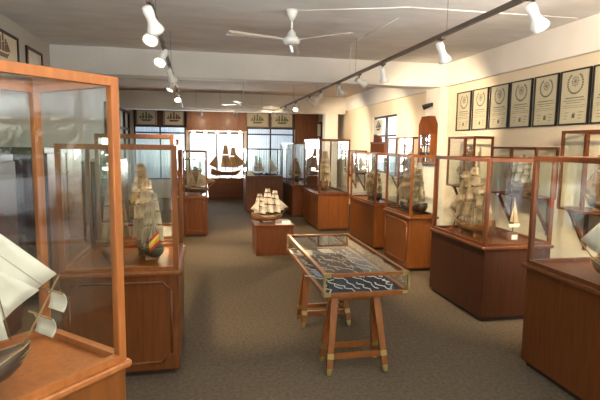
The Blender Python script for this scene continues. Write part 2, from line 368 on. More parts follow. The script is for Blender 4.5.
# ---------------------------------------------------------------- glass display cases
def display_case(label, x0, x1, y0, y1, zb, zt, wood_='wood', rail_='rail', loc=None, rz=0, panel='none', group='glass display cases on cabinets', top_over=.02, midposts=(), post=.028, name='display_case'):
    cx, cy = (x0+x1)/2, (y0+y1)/2
    o = thing(name, label, 'display case', loc or (cx, cy, 0), rz, group)
    W, D = (x1-x0)/2, (y1-y0)/2; e = .0
    if zb > .1:
        MB().box((-W+.03, -D+.03, 0), (W-.03, D-.03, .04)).build('plinth', 'darkframe', o)
        MB().box((-W, -D, .04), (W, D, zb-.03), bev=.006).build('cabinet', wood_, o)
        MB().box((-W-top_over, -D-top_over, zb-.03), (W+top_over, D+top_over, zb), bev=.008).build('countertop', rail_ if wood_ != 'dwood' else 'mwood', o)
        z0p, z1p = .10, zb-.08
        def mould(T, a0, a1, nm='panel_moulding'):
            c = min(.06, (a1-a0)*.12); P = [(a0+c, z0p), (a1-c, z0p), (a1, z0p+c), (a1, z1p-c), (a1-c, z1p), (a0+c, z1p), (a0, z1p-c), (a0, z0p+c)]
            m_ = MB()
            for (a, z), (b, zz) in zip(P, P[1:]+P[:1]): m_.bar(T(a, z), T(b, zz), .008, n=6)
            m_.build(nm, rail_ if wood_ == 'wood' else 'mwood', o)
        if 'f' in panel: mould(lambda a, z: (a, -D-.001, z), -W+.05, W-.05)
        if 'l' in panel: mould(lambda a, z: (-W-.001, a, z), -D+.07, D-.05)
        if 's' in panel:  # plank seams on the front
            m_ = MB()
            for k in (1, 2): m_.box((-W+2*W*k/3-.003, -D-.003, .05), (-W+2*W*k/3+.003, -D+.001, zb-.04))
            m_.build('seam', 'darkframe', o)
    p = post/2; W2, D2 = W-.015, D-.015; zf = zb+.001
    for sx in (-1, 1):
        for sy in (-1, 1):
            MB().box((sx*W2-p, sy*D2-p, zf), (sx*W2+p, sy*D2+p, zt), bev=.003).build('post', rail_, o)
    for fx in midposts: MB().box((-W2-p*.6, -D2+2*D2*fx-p*.6, zf), (-W2+p*.6, -D2+2*D2*fx+p*.6, zt-post)).build('post', rail_, o)
    for s in (-1, 1):
        MB().box((-W2+p, s*D2-p, zt-post), (W2-p, s*D2+p, zt)).build('top_rail', rail_, o)
        MB().box((s*W2-p, -D2+p, zt-post), (s*W2+p, D2-p, zt)).build('top_rail', rail_, o)
        MB().box((-W2+p, s*D2-p, zf), (W2-p, s*D2+p, zf+post*.8)).build('bottom_rail', rail_, o)
        MB().box((s*W2-p, -D2+p, zf), (s*W2+p, D2-p, zf+post*.8)).build('bottom_rail', rail_, o)
        MB().box((-W2+p, s*D2-.002, zf+post*.8), (W2-p, s*D2+.002, zt-post)).build('glass_pane', 'glass', o)
        MB().box((s*W2-.002, -D2+p, zf+post*.8), (s*W2+.002, D2-p, zt-post)).build('glass_pane', 'glass', o)
    MB().box((-W2+p, -D2+p, zt-.012), (W2-p, D2-p, zt-.008)).build('glass_top', 'glass', o)
    return o
# ---------------------------------------------------------------- model ships
def model_ship(label, x, y, z, L, H, rz, masts=3, sails='square', hull='hull', sail='sail', beam=.24, stern=1.0, flag=None, group='model sailing ships', name='model_ship', stand=True, jibs=2, rows=4, brace=0, rise=.9, sprits=False):
    """L hull length, H overall height above the surface it stands on; +x is the bow"""
    o = thing(name, label, 'model ship', (x, y, z), rz, group)
    B = L*beam/2; hh = min(L*.22, H*.3); k0 = hh*.28 if stand else 0
    g = []; N = 14; K = 6
    def top(t): return k0 + hh*(.62 + .38*(max(0, t-.62)/.38)**1.5*.8 + .55*stern*(max(0, .42-t)/.42)**1.3)
    for i in range(N+1):
        t = i/N; xx = L*(t-.5)
        wd = B*(1-(max(0, t-.55)/.45)**2.4)*(1-.25*(max(0, .3-t)/.3)**2); wd = max(wd, .002)
        kl = k0 + hh*.55*(max(0, t-.82)/.18)**2 + hh*.25*(max(0, .1-t)/.1)
        tp = top(t); ring = []
        for j in range(-K, K+1):
            a = j/K; s = abs(a)
            yy = wd*math.sin(min(s*1.25, 1)*PI/2)**.8*(1-.14*max(0, s-.75)/.25) * (1 if a > 0 else -1)
            zz = kl + (tp-kl)*(s**1.7)
            ring.append((xx + (.03*L*s if t > .9 else 0), yy, zz))
        g.append(ring)
    vs = [p for r in g for p in r]; C_ = 2*K+1
    fs = [(i*C_+j, i*C_+j+1, (i+1)*C_+j+1, (i+1)*C_+j) for i in range(N) for j in range(C_-1)]
    fs += [tuple(range(C_)), tuple(range(N*C_+C_-1, N*C_-1, -1))]
    fs += [(i*C_, (i+1)*C_, (i+1)*C_+C_-1, i*C_+C_-1) for i in range(N)]
    MB().add(vs, fs, True).build('hull', hull, o)
    w_ = MB()
    for side in (-1, 1):
        for off, r_ in ((0, .006*L), (-.22*hh, .004*L), (-.36*hh, .003*L)):
            pts = []
            for i in range(N+1):
                p = g[i][0 if side < 0 else 2*K]; pts.append((p[0], p[1]*1.02, p[2]+off))
            w_.tube(pts, r_, 5)
    w_.build('wale', 'gold' if hull == 'hull' else 'deck', o)
    dk = MB()
    for a, b in ((0.02, .2), (.2, .42), (.42, .8), (.8, .97)):
        i0, i1 = int(a*N+.5), int(b*N+.5)
        p, q = g[i0][0], g[i1][0]; ww = min(abs(p[1]), abs(q[1]))*.86; zt = min(g[i0][0][2], g[i1][0][2])+.002
        if ww > .004: dk.box((p[0], -ww, zt), (q[0], ww, zt+.008*L))
    dk.build('deck', 'deck', o)
    deckz = top(.5); mh = H-deckz
    pos = {1: [.0], 2: [-.14, .2], 3: [-.27, .0, .26], 4: [-.36, -.15, .08, .28]}[masts]
    hs = {1: [1.0], 2: [1.0, .9], 3: [.82, 1.0, .92], 4: [.7, .9, 1, .9]}[masts]
    rg = MB(); tops = []
    for mi, (px, hf) in enumerate(zip(pos, hs)):
        mx_ = px*L; zt = deckz+mh*hf; r = max(.007*L, .003); zb_ = top(px+.5)-hh*.15; tops.append((mx_, zt))
        m_ = MB(); m_.bar((mx_, 0, zb_), (mx_, 0, zt), r, r*.5, 6)
        m_.lathe([(r*1.5, 0), (r*3.4, .012*L), (r*3.4, .02*L)], 8, Matrix.Translation((mx_, 0, deckz+mh*hf*.5)))
        m_.build('mast', 'spar', o)
        if sails == 'square' and not (mi == 0 and masts >= 3 and jibs < 3 and rows < 3):
            fr = {3: [.10, .46, .74, .95], 2: [.12, .58, .93], 4: [.10, .40, .64, .82, .97]}[rows]
            for q in range(rows):
                z0, z1 = deckz+mh*hf*fr[q]+.025*L, deckz+mh*hf*fr[q+1]
                wb_, wt = L*.21*(1-.7*q/rows), L*.21*(1-.7*(q+1)/rows)+.012*L
                gg = []
                for a in range(6):
                    row = []
                    for b in range(7):
                        u = b/3-1; v = a/5; ww = wb_+(wt-wb_)*v
                        bulge = .085*L*(1-u*u)*math.sin(PI*(.15+.85*v)) ; px2, py2 = r*2+bulge, u*ww; row.append((mx_+px2*math.cos(brace)-py2*math.sin(brace), px2*math.sin(brace)+py2*math.cos(brace), z0+(z1-z0)*v + .012*L*(1-v)*(1-u*u)*1.2))
                    gg.append(row)
                MB().sheet(gg, .0015).build('sail', sail, o)
                MB().bar((mx_+wt*1.12*math.sin(brace)+r*1.5, -wt*1.12*math.cos(brace), z1+.003), (mx_-wt*1.12*math.sin(brace)+r*1.5, wt*1.12*math.cos(brace), z1+.003), r*.7, n=6).build('yard', 'spar', o)
        elif sails == 'lateen':
            z0 = deckz+mh*hf*.05; gg = []
            A, Bp, Cp = Vector((mx_-.02*L, .01*L, zt-.02*L)), Vector((mx_+.19*L, .012*L, z0+.06*L)), Vector((mx_-.17*L, .012*L, z0+.02*L))
            for a in range(7):
                v = a/6; row = []
                for b in range(7):
                    u = b/6; p = A.lerp(Bp.lerp(Cp, u), max(v, .02)); p = p + Vector((0, .05*L*math.sin(PI*u)*v, 0)); row.append(p)
                gg.append(row)
            MB().sheet(gg, .0015).build('sail', sail, o)
            MB().bar(Bp+Vector((.02*L, 0, -.02*L)), A+Vector((0, 0, .03*L)), r*.6, n=6).build('yard', 'spar', o)
        for side in (-1, 1):
            for dx in (-.06, -.03, .0, .03, .06):
                rg.bar((mx_+dx*L, side*B*.95, top(px+.5)-.01*L), (mx_, 0, deckz+mh*hf*.52), .0011*L+.0004, n=3)
            for dx in (-.04, .03): rg.bar((mx_+dx*L, side*B*.9, top(px+.5)-.01*L), (mx_, 0, zt-.02*L), .001*L+.0003, n=3)
    bz = top(1.0); bs = (L*.5-.02*L, 0, bz-.02*L); be = (L*.76, 0, bz+hh*rise)
    MB().bar(bs, be, .007*L+.001, .003*L+.001, 6).build('bowsprit', 'spar', o)
    fx, fz = tops[-1]
    if sprits:
        for t in (.45, .8):
            c = Vector(bs).lerp(Vector(be), t); hw = L*.13*(1.2-.4*t)
            MB().bar((c.x, -hw*1.1, c.z-.01), (c.x, hw*1.1, c.z-.01), .004, n=6).build('yard', 'spar', o)
            g2 = [[(c.x+.05*L*math.sin(PI*v)*(1-.5*u*u)+.01, u*hw*(1-.15*v), c.z-.014-v*L*.14) for u in (-1, -.6, -.2, .2, .6, 1)] for v in (0, .25, .5, .75, 1)]
            MB().sheet(g2, .0015).build('spritsail', sail, o)
    for k in range(2): rg.bar((fx, 0, fz*(1-.0)-mh*.05-k*mh*.25), (be[0]-k*.1*L, 0, be[2]-k*hh*.35), .001*L+.0004, n=3)
    for (ax, az), (bx_, bz_) in zip(tops, tops[1:]): rg.bar((ax, 0, az-.02*L), (bx_, 0, bz_-mh*.4), .001*L+.0004, n=3)
    rg.bar((tops[0][0], 0, tops[0][1]-.02*L), (-L*.5, 0, top(0)), .001*L+.0004, n=3)
    rg.build('rigging', 'rig', o)
    for k in range(jibs):
        A = Vector((fx+.035*L, 0, fz-mh*(.22+.2*k))); Bp = Vector((be[0]-.02*L-k*.13*L, 0, be[2]+.012*L-k*hh*.4)); Cp = Vector((fx+.07*L, .02*L, top(.85)+mh*.10))
        gg = []
        for a in range(6):
            v = a/5; gg.append([A.lerp(Bp.lerp(Cp, b/5), max(v, .02)) + Vector((0, .035*L*math.sin(PI*b/5)*v, 0)) for b in range(6)])
        MB().sheet(gg, .0015).build('jib', sail, o)
    if masts >= 3 and sails == 'square':
        mx_, zt = tops[0]; A = Vector((mx_-.01*L, 0, zt-mh*.2)); Bp = Vector((mx_-.02*L, .01, top(.1)+.03*L)); Cp = Vector((-L*.56, .02, top(0)+mh*.12)); gg = []
        for a in range(5):
            v = a/4; gg.append([A.lerp(Bp.lerp(Cp, b/4), max(v, .05)) + Vector((0, .03*L*math.sin(PI*b/4)*v, 0)) for b in range(5)])
        MB().sheet(gg, .0015).build('spanker', sail, o)
    if flag:
        fz0 = top(0)+.02*L; MB().bar((-L*.49, 0, top(0)-.01*L), (-L*.56, 0, fz0+.2*L), .003*L+.001, n=5).build('flagstaff', 'spar', o)
        for k, (cname, h0, h1) in enumerate((('red', .0, .25), ('yellow', .25, .75), ('red', .75, 1))):
            gg = []
            for a in range(3):
                v = h0+(h1-h0)*a/2; gg.append([(-L*.57-.03*u*L, (.2*u)*L+.01*L*math.sin(u*5), fz0+.02*L+(.24*v-.14*u)*L) for u in (0, .25, .5, .75, 1.0)])
            MB().sheet(gg, .002).build('flag_stripe', cname, o)
    if stand:
        s_ = MB()
        for px in (-.22, .2):
            s_.prism([(-B*.9, 0), (B*.9, 0), (B*.75, k0*1.7), (B*.35, k0*.95), (-B*.35, k0*.95), (-B*.75, k0*1.7)], px*L-.01*L, px*L+.01*L, Matrix.Rotation(PI/2, 4, 'Z'))
        s_.box((-.26*L, -B*.2, 0), (.26*L, B*.2, k0*.25)); s_.build('stand', 'spar', o)
    return o

# left side -------------------------------------------------------------
# nearest case, turned 45 degrees: its corner towards the aisle at (-.352, 2.018)
C0 = Vector((-.322, 2.020)); ang = math.atan2(-.734, .679)  # local +y runs away to the left
uA = Vector((-.734, .679)); uB = Vector((-.690, -.724))
ctr = C0 + uA*.2835 + uB*.72
rzl = math.atan2(uA.y, uA.x)
display_case('nearest glass case at far left, set diagonally, big white sails inside', -.2835, .2835, -.72, .72, .70, 1.857, 'wood', 'rail', loc=(ctr.x, ctr.y, 0), rz=rzl, post=.036, top_over=.02, group='glass display cases on cabinets')
nB = Vector((.724, -.690))
#a_ = C0 + nB*.045 + uB*0.0; b_ = C0 + nB*.045 + uB*1.2
model_ship('large model ship with white triangular sails in the nearest left case', -.86, 1.72, .70, .55, .90, math.atan2(.724, .690), masts=2, sails='lateen', hull='dhull', sail='wsail', beam=.3, jibs=2, rise=1.9, sprits=True)
display_case('second glass case on the left, panelled front with chamfered moulding', -.93, -.18, 3.30, 4.12, .746, 1.594, 'mwood', 'wood', panel='f', post=.034)
model_ship('model ship with a red and yellow flag at its stern in the second left case', -.42, 3.72, .746, .40, .60, PI/2+.45, masts=3, hull='ghull', sail='sail', flag=True, beam=.3, brace=0)
model_ship('pale-sailed model ship behind the flagged one, left in the second left case', -.66, 3.74, .746, .40, .56, PI/2-.1, masts=2, hull='hull', sail='tsail')
display_case('tall glass case standing right behind the panelled second left case', -.95, -.27, 4.55, 5.35, .72, 1.685, 'mwood', 'wood', post=.034)
model_ship('dim model ship in the taller case behind the second left case', -.62, 4.95, .72, .5, .7, PI/2, masts=3, hull='hull', sail='tsail')
display_case('third glass case along the left aisle, two cream sails inside, arched panel', -.36, .05, 8.42, 9.5, .70, 1.49, 'mwood', 'drail', panel='f', post=.026)
model_ship('small model boat with two cream triangular sails in the third left case', -.17, 8.85, .70, .55, .50, -.5, masts=2, sails='lateen', hull='dhull', sail='sail', jibs=1)
display_case('low glass case farther back on the left aisle with only dim contents', -.42, .05, 10.3, 11.2, .70, 1.30, 'mwood', 'drail', post=.024)
model_ship('small dark model ship in the farther left aisle case', -.2, 10.7, .70, .45, .42, 1.2, masts=3, hull='dhull', sail='tsail')
# cupboards along the left wall
def cupboard(label, y0, y1, zt, x1=-1.55):
    o = thing('wall_cupboard', label, 'cupboard', ((XL+x1)/2, (y0+y1)/2, 0), 0, 'dark cupboards along the left wall'); W = (x1-XL)/2-.01; D = (y1-y0)/2
    MB().box((-W, -D, 0), (W, D, zt), bev=.006).build('body', 'dwood', o)
    for s in (-1, 1):
        d = MB().box((W+.001, s*D/2-D/2+.02, .1), (W+.02, s*D/2+D/2-.02, zt-.06), bev=.004).build('door', 'mwood', o)
        MB().bar((W+.02, s*.05, zt*.5), (W+.05, s*.05, zt*.5), .012).build('knob', 'brass', d)
cupboard('tall dark wooden cupboard on the left wall, the one nearer the camera', 3.1, 4.4, 1.5)
cupboard('tall dark wooden cupboard on the left wall behind the nearer one', 5.2, 6.6, 1.55)
cupboard('dark wooden cupboard at the far end of the left wall', 8.2, 10.4, 1.3)

# pedestal with uncased galleon ------------------------------------------
pd = thing('pedestal_chest', 'low brown wooden chest in the aisle carrying the uncased galleon', 'pedestal', (1.0, 7.1, 0))
MB().box((-.275, -.28, 0), (.275, .28, .425), bev=.006).build('body', 'mwood', pd)
MB().box((-.29, -.295, .425), (.29, .295, .45), bev=.004).build('top_board', 'mwood', pd)
MB().box((-.275, -.284, .03), (-.2, -.281, .40)).box((-.27, -.284, .03), (.27, -.281, .06)).box((.24, -.284, .06), (.27, -.281, .40)).build('front_moulding', 'mwood', pd)
model_ship('uncased galleon with many cream sails on the low chest in the aisle', .92, 7.08, .451, .46, .52, .25, masts=3, hull='hull', sail='wsail', beam=.36, jibs=2, stern=1.3, brace=.75)
sg = MB().prism([(0, 0), (.08, 0), (.03, .045)], -.06, .06, Matrix.Rotation(-PI/2, 4, 'Z')).build('info_card', 'paper'); sg.location = (1.18, 6.95, .451); tag(sg, 'small white tented card on the chest right of the galleon', 'card')
cd = MB().box((-.05, -.03, 0), (.05, .03, .004)).build('leaflet', 'paper'); cd.location = (1.07, 6.88, .4515); tag(cd, 'flat pale leaflet on the chest between galleon and card', 'leaflet')

# back display -------------------------------------------------------------
bd = thing('display_counter', 'long low brown counter under the bright back opening', 'counter', (.45, 14.52, 0))
MB().box((-.85, -.22, 0), (.95, .2, .6), bev=.008).build('body', 'mwood', bd); MB().box((-.87, -.24, .6), (.97, .2, .633), bev=.008).build('top_board', 'wood', bd)
MB().box((-.8, -.223, .1), (.9, -.2205, .115)).box((-.8, -.223, .5), (.9, -.2205, .515)).build('moulding', 'wood', bd)
model_ship('long brown model galley on the counter before the bright back opening', .62, 14.5, .634, .86, 1.0, .05, masts=3, hull='hull', sail='tsail', beam=.26, rows=2, jibs=1, brace=.8)
model_ship('small tan-sailed boat left of the long galley before the back opening', -.12, 14.52, .634, .3, .62, 1.3, masts=1, sails='lateen', hull='hull', sail='tsail', jibs=1)

# middle group -------------------------------------------------------------
display_case('wide glass case in mid room at the back, pale figures and paper inside', .96, 1.84, 11.3, 12.1, .854, 1.52, 'mwood', 'drail', post=.026)
model_ship('small model boat at left inside the wide mid room back case', 1.28, 11.75, .854, .3, .5, .4, masts=2, hull='dhull', sail='wsail', brace=.6)
model_ship('small model boat at right inside the wide mid room back case', 1.60, 11.75, .854, .26, .52, -.3, masts=1, sails='lateen', hull='dhull', sail='wsail')
pp = MB().prism([(-.12, 0), (.12, 0), (.08, .16), (-.14, .16)], -.004, .004).build('open_book', 'paper'); pp.location = (1.08, 11.5, .855); pp.rotation_euler = (-.7, 0, .3); tag(pp, 'tilted cream sheet at the left of the wide back case', 'book')
display_case('narrow dark glass case left of the tall right-hand back case', 1.93, 2.33, 10.5, 12.3, .71, 1.66, 'mwood', 'drail', post=.024, midposts=(.5,))
model_ship('dark model ship inside the narrow dark glass case near the back', 2.12, 11.2, .71, .6, .62, PI/2, masts=3, hull='dhull', sail='tsail')
display_case('tall glass case midway along the right side, plank-seamed front', 2.09, 2.69, 8.70, 10.08, .71, 1.73, 'wood', 'drail', post=.030, panel='s')
model_ship('cream-sailed model ship in the tall glass case midway back', 2.36, 9.3, .71, .62, .80, PI/2-.3, masts=3, hull='hull', sail='sail', jibs=2)
display_case('orange-brown glass case two behind the large dark one, right row', 2.57, 2.97, 6.98, 8.25, .71, 1.50, 'wood', 'wood', post=.030)
model_ship('cream-sailed model ship in the orange-brown case beside the pillar', 2.72, 7.45, .71, .5, .64, PI/2, masts=3, hull='dhull', sail='sail', beam=.3)
display_case('glass case with a moulded side panel just behind the large dark one', 2.56, 2.94, 5.66, 6.52, .715, 1.50, 'wood', 'wood', panel='l', post=.030)
model_ship('full-rigged cream-sailed model ship in the moulded-panel case', 2.74, 6.0, .715, .52, .72, PI/2+.2, masts=3, hull='dhull', sail='sail', beam=.3)
display_case('large dark reddish glass case on the right with a galleon inside', 2.48, 3.17, 3.86, 4.89, .71, 1.51, 'dwood', 'drail', panel='none', post=.032)
model_ship('large galleon with billowing cream sails in the dark right-hand case', 2.70, 4.43, .71, .52, .71, PI/2+.15, masts=3, hull='hull', sail='sail', beam=.3, stern=1.4)
display_case('nearest glass case on the right, cut off by the photo edge', 2.31, 3.12, 1.55, 3.05, .768, 1.549, 'mwood', 'drail', panel='none', post=.034, top_over=.03)
model_ship('white-sailed model boat at the right edge in the nearest right case', 2.53, 2.46, .769, .46, .60, PI/2+.02, masts=2, sails='lateen', hull='hull', sail='wsail', jibs=2)
cs = MB().tube([(0, 0, .004), (.035, 0, .03), (.06, 0, .075), (.075, 0, .12), (.10, 0, .155), (.125, 0, .16)], .009, 8).box((-.03, -.03, 0), (.03, .03, .012)).build('curved_stand', 'wood'); cs.location = (2.60, 4.72, .711)
tag(cs, 'curved wooden arm rising behind the galleon in the large dark case', 'stand')
# boat on a block, right in the dark case
mb_ = thing('mast_ornament', 'slim tall-masted boat on a small plaque-fronted block in the dark case', 'ornament', (2.90, 4.06, .711))
MB().box((-.045, -.03, 0), (.045, .03, .09), bev=.004).build('block', 'hull', mb_); MB().box((-.03, -.034, .025), (.03, -.0305, .07)).build('plaque', 'paper', mb_)
MB().bar((0, 0, .09), (0, 0, .42), .006, .003).build('mast', 'spar', mb_)
MB().prism([(-.06, .17), (-.045, .14), (.045, .14), (.07, .17)], -.014, .014).build('hull', 'wsail', mb_)
MB().prism([(.006, .19), (.055, .19), (.006, .40)], -.001, .001).prism([(-.006, .19), (-.04, .19), (-.006, .34)], -.001, .001).build('sail', 'sail', mb_)
# ---------------------------------------------------------------- wall cases on brackets
def wall_case(label, y0, y1, z0, z1, x0=3.69, mids=(.5,), brackets=True):
    o = thing('wall_case', label, 'wall case', (XR, (y0+y1)/2, z0), 0, 'small glass cases on wall brackets')
    D = (y1-y0)/2; W = XR-x0; h = z1-z0; p = .013
    MB().box((-W, -D, -.022), (-.004, D, 0), bev=.004).build('shelf_board', 'mwood', o)
    for x in (-W+p, -p-.004):
        for y in (-D+p, D-p): MB().box((x-p, y-p, .001), (x+p, y+p, h)).build('post', 'mwood', o)
    for f in mids: MB().box((-W, -D+2*D*f-p, .001), (-W+2*p, -D+2*D*f+p, h-.026)).build('post', 'mwood', o)
    for x in (-W+p, -p-.004): MB().box((x-p, -D+2*p, h-.026), (x+p, D-2*p, h)).build('top_rail', 'mwood', o)
    for y in (-D+p, D-p): MB().box((-W+2*p, y-p, h-.026), (-2*p-.004, y+p, h)).build('top_rail', 'mwood', o)
    MB().box((-W+p-.0015, -D+2*p, .001), (-W+p+.0015, D-2*p, h-.026)).build('glass_pane', 'glass', o)
    for y in (-D+p, D-p): MB().box((-W+2*p, y-.0015, .001), (-2*p-.004, y+.0015, h-.026)).build('glass_pane', 'glass', o)
    if brackets:
        for y in (-D+.1, D-.1):
            b = MB(); b.beam((-W+.08, y, -.03), (-.03, y, -.40), .03, .03, up=(0, 1, 0)); b.box((-.030, y-.016, -.46), (-.004, y+.016, -.023)); b.box((-W+.05, y-.015, -.045), (-.03, y+.015, -.023))
            b.build('bracket', 'mwood', o)
    return o
wall_case('bracketed wall case nearest the white pillar, below the two farthest certificates', 6.13, 6.87, 1.04, 1.765, mids=(.36,))
model_ship('tan-sailed model ship in the wall case nearest the pillar', 3.84, 6.5, 1.041, .46, .60, PI/2, masts=2, hull='hull', sail='tsail', beam=.28)
wall_case('lower wall case between its two taller bracketed neighbours', 4.84, 5.72, 1.04, 1.62, mids=(.52,))
model_ship('bright cream-sailed model ship in the lower middle wall case', 3.84, 5.25, 1.041, .50, .50, PI/2, masts=3, hull='hull', sail='wsail', beam=.26)
wall_case('tall bracketed wall case nearest the camera at the right photo edge', 3.6, 4.46, .99, 1.79, mids=(.6,))
model_ship('brown-sailed model ship in the wall case at the right photo edge', 3.84, 4.0, .991, .42, .62, PI/2, masts=2, sails='square', hull='dhull', sail='tsail', beam=.26)
wall_case('wall case beyond the white pillar under the black spotlight', 8.15, 9.40, 1.05, 1.785, mids=(.3, .62))
model_ship('dim model ship in the wall case beyond the white pillar', 3.84, 8.8, 1.051, .6, .6, PI/2, masts=3, hull='dhull', sail='sail', beam=.26)
wall_case('farthest wall case, low between the tall case and orange one', 11.5, 12.4, .95, 1.50, mids=())
model_ship('dim model ship in the farthest wall case', 3.84, 11.95, .951, .5, .46, PI/2, masts=3, hull='dhull', sail='tsail', beam=.26)
# arched cabinet on the pillar side
ac = thing('arched_wall_cabinet', 'narrow wooden wall cabinet with a pointed arched top on the pillar', 'wall cabinet', (3.848, 7.77, 1.33))
A8 = [(-.24, 0), (.24, 0), (.24, .66), (.13, .80), (-.13, .80), (-.24, .66)]
MB().prism([(-.24, .50), (.24, .50), (.24, .66), (.13, .80), (-.13, .80), (-.24, .66)], 0, .12, Matrix.Rotation(PI/2, 4, 'Z')).build('crest', 'mwoodm', ac)
MB().box((-.12, -.24, 0), (0, -.21, .5)).box((-.12, .21, 0), (0, .24, .5)).box((-.12, -.21, 0), (0, .21, .03)).box((-.02, -.21, .03), (0, .21, .5)).build('frame', 'wood', ac)
gr = MB()
for k in (-1, 0, 1): gr.box((-.115, k*.1-.006, .03), (-.105, k*.1+.006, .5))
for z in (.18, .34): gr.box((-.115, -.21, z-.006), (-.105, .21, z+.006))
gr.build('glazing_bars', 'darkframe', ac); MB().box((-.104, -.21, .03), (-.101, .21, .5)).build('glass_pane', 'glass', ac); MB().box((-.1, -.2, .17), (-.021, .2, .18)).build('shelf', 'wood', ac)
for k in range(4):
    b = MB().lathe([(.02, 0), (.026, .02), (.024, .07), (.009, .09), (.009, .115)], 10).build('small_bottle', 'wsail' if k % 2 else 'paper'); b.location = (3.788, 7.77-.15+.1*k, 1.542)
    tag(b, 'tiny pale bottle on the shelf inside the arched wall cabinet', 'bottle', 'tiny bottles in the arched cabinet'); b.location.z -= .03
# black spotlight on pillar side
sp = thing('wall_spotlight', 'small black spotlight on the white pillar side', 'spotlight', (3.848, 7.77, 2.33)); MB().box((-.03, -.03, -.03), (0, .03, .03)).bar((-.02, 0, 0), (-.09, 0, -.02), .01).build('mount', 'black', sp)
MB().bar((-.06, -.05, -.005), (-.15, .03, -.05), .035, .048, 12).build('head', 'black', sp)
# picture and carved board seen in the side window bay
picture('ship_poster', 'pale poster of a ship hanging across the side window', 'picture', (XR-.001, 10.72, 2.06), .62, .34, 'r', frame='paper', paper='paper', ink='black', fw=.01)
cb = thing('arched_board', 'dark carved board with an arched top below the ship poster', 'board', (XR-.004, 10.7, 1.45)); pr = [(-.45, 0), (.45, 0), (.45, .26)] + [(.25*math.cos(a)+.0, .26+.16*math.sin(a)) for a in [k*PI/8 for k in range(9)]] + [(-.45, .26)]
MB().prism(pr, 0, .04, Matrix.Rotation(PI/2, 4, 'Z')).build('panel', 'mwoodm', cb); MB().box((-.05, -.47, .22), (-.001, .47, .25)).build('ledge', 'mwood', cb)
bp = thing('mounted_sign', 'small pale sign with a dark edge at the back right corner', 'sign', (3.52, 14.69, 2.1)); MB().box((-.08, -.02, -.22), (.08, 0, .22)).build('board', 'black', bp); MB().box((-.06, -.024, -.2), (.04, -.0205, .18)).build('face', 'paper', bp)

# ---------------------------------------------------------------- trestle display table
tb = thing('display_table', 'glass-topped display table with brass corners on two trestles', 'table', (1.118, 3.87, 0))
X0, X1, Y0, Y1, Z0, Z1 = -.318, .310, -.755, .745, .565, .722; r = .03
for s, x in ((-1, X0), (1, X1)):
    MB().box((min(x, x-s*r), Y0, Z1-.022), (max(x, x-s*r), Y1, Z1)).build('top_rail', 'wood', tb)
    MB().box((min(x, x-s*r), Y0, Z0), (max(x, x-s*r), Y1, Z0+.02)).build('bottom_rail', 'wood', tb)
    MB().box((x-s*.012-.002, Y0+.02, Z0+.02), (x-s*.012+.002, Y1-.02, Z1-.022)).build('side_glass', 'glass', tb)
for s, y in ((-1, Y0), (1, Y1)):
    MB().box((X0+r, min(y, y-s*r), Z1-.022), (X1-r, max(y, y-s*r), Z1)).build('top_rail', 'wood', tb)
    MB().box((X0+r, min(y, y-s*r), Z0), (X1-r, max(y, y-s*r), Z0+.02)).build('bottom_rail', 'wood', tb)
    MB().box((X0+.02, y-s*.012-.002, Z0+.02), (X1-.02, y-s*.012+.002, Z1-.022)).build('end_glass', 'glass', tb)
MB().box((X0+r, Y0+r, Z1-.012), (X1-r, Y1-r, Z1-.006)).build('glass_top', 'glass', tb)
MB().box((X0+.005, Y0+.005, Z0-.012), (X1-.005, Y1-.005, Z0)).build('bottom_board', 'wood', tb)
MB().box((X0+r, Y0+r, Z0+.001), (X1-r, Y1-r, Z0+.012)).build('cloth_lining', 'navy', tb)
for x, sx in ((X0, 1), (X1, -1)):
    for y, sy in ((Y0, 1), (Y1, -1)):
        c = MB(); xa, xb = sorted((x-sx*.002, x+sx*.014)); ya, yb = sorted((y-sy*.002, y+sy*.014)); c.box((xa, ya, Z0), (xb, yb, Z1))
        for z in (Z0-.001, Z1-.023):
            xa, xb = sorted((x-sx*.003, x+sx*.05)); ya, yb = sorted((y-sy*.003, y+sy*.05)); c.box((xa, min(y-sy*.003, y+sy*.006), z), (xb, max(y-sy*.003, y+sy*.006), z+.024)); c.box((min(x-sx*.003, x+sx*.006), ya, z), (max(x-sx*.003, x+sx*.006), yb, z+.024))
            c.box((xa, ya, z+.0225), (xb, yb, z+.0242)) if z > .6 else None
        c.build('brass_corner', 'brass', tb)
def trestle(yc, label):
    o = thing('trestle', label, 'trestle', (1.053, yc, 0), 0, 'trestles under the display table'); ztop = .552
    MB().box((-.21, -.035, ztop-.045), (.21, .035, ztop), bev=.004).build('top_beam', 'wood', o)
    for sx in (-1, 1):
        for sy in (-1, 1):
            a = Vector((sx*.155, sy*.02, ztop-.02)); b = Vector((sx*.21, sy*.115, 0)); f = (b-a)
            lg = MB().beam(a, b - f*.09, .052, .04, up=(0, 1, 0), wx2=.040, wy2=.034).build('leg', 'wood', o)
            MB().beam(b-f*.09, b, .0385, .034, up=(0, 1, 0), wx2=.026, wy2=.024).build('foot_cap', 'brass', lg)
            q = a.lerp(b, .76); MB().beam(a.lerp(b, .72), a.lerp(b, .79), .0465, .0395, up=(0, 1, 0)).build('brass_collar', 'brass', lg)
    for sy in (-1, 1):
        q = Vector((.155, .02, ztop-.02)).lerp(Vector((.21, .115, 0)), .76)
        MB().box((-q.x+.02, sy*q.y-.013, q.z-.018), (q.x-.02, sy*q.y+.013, q.z+.018)).build('stretcher', 'wood', o)
    return o
trestle(3.22, 'near wooden trestle of the display table with brass feet'); trestle(4.115, 'far wooden trestle of the display table with brass feet')
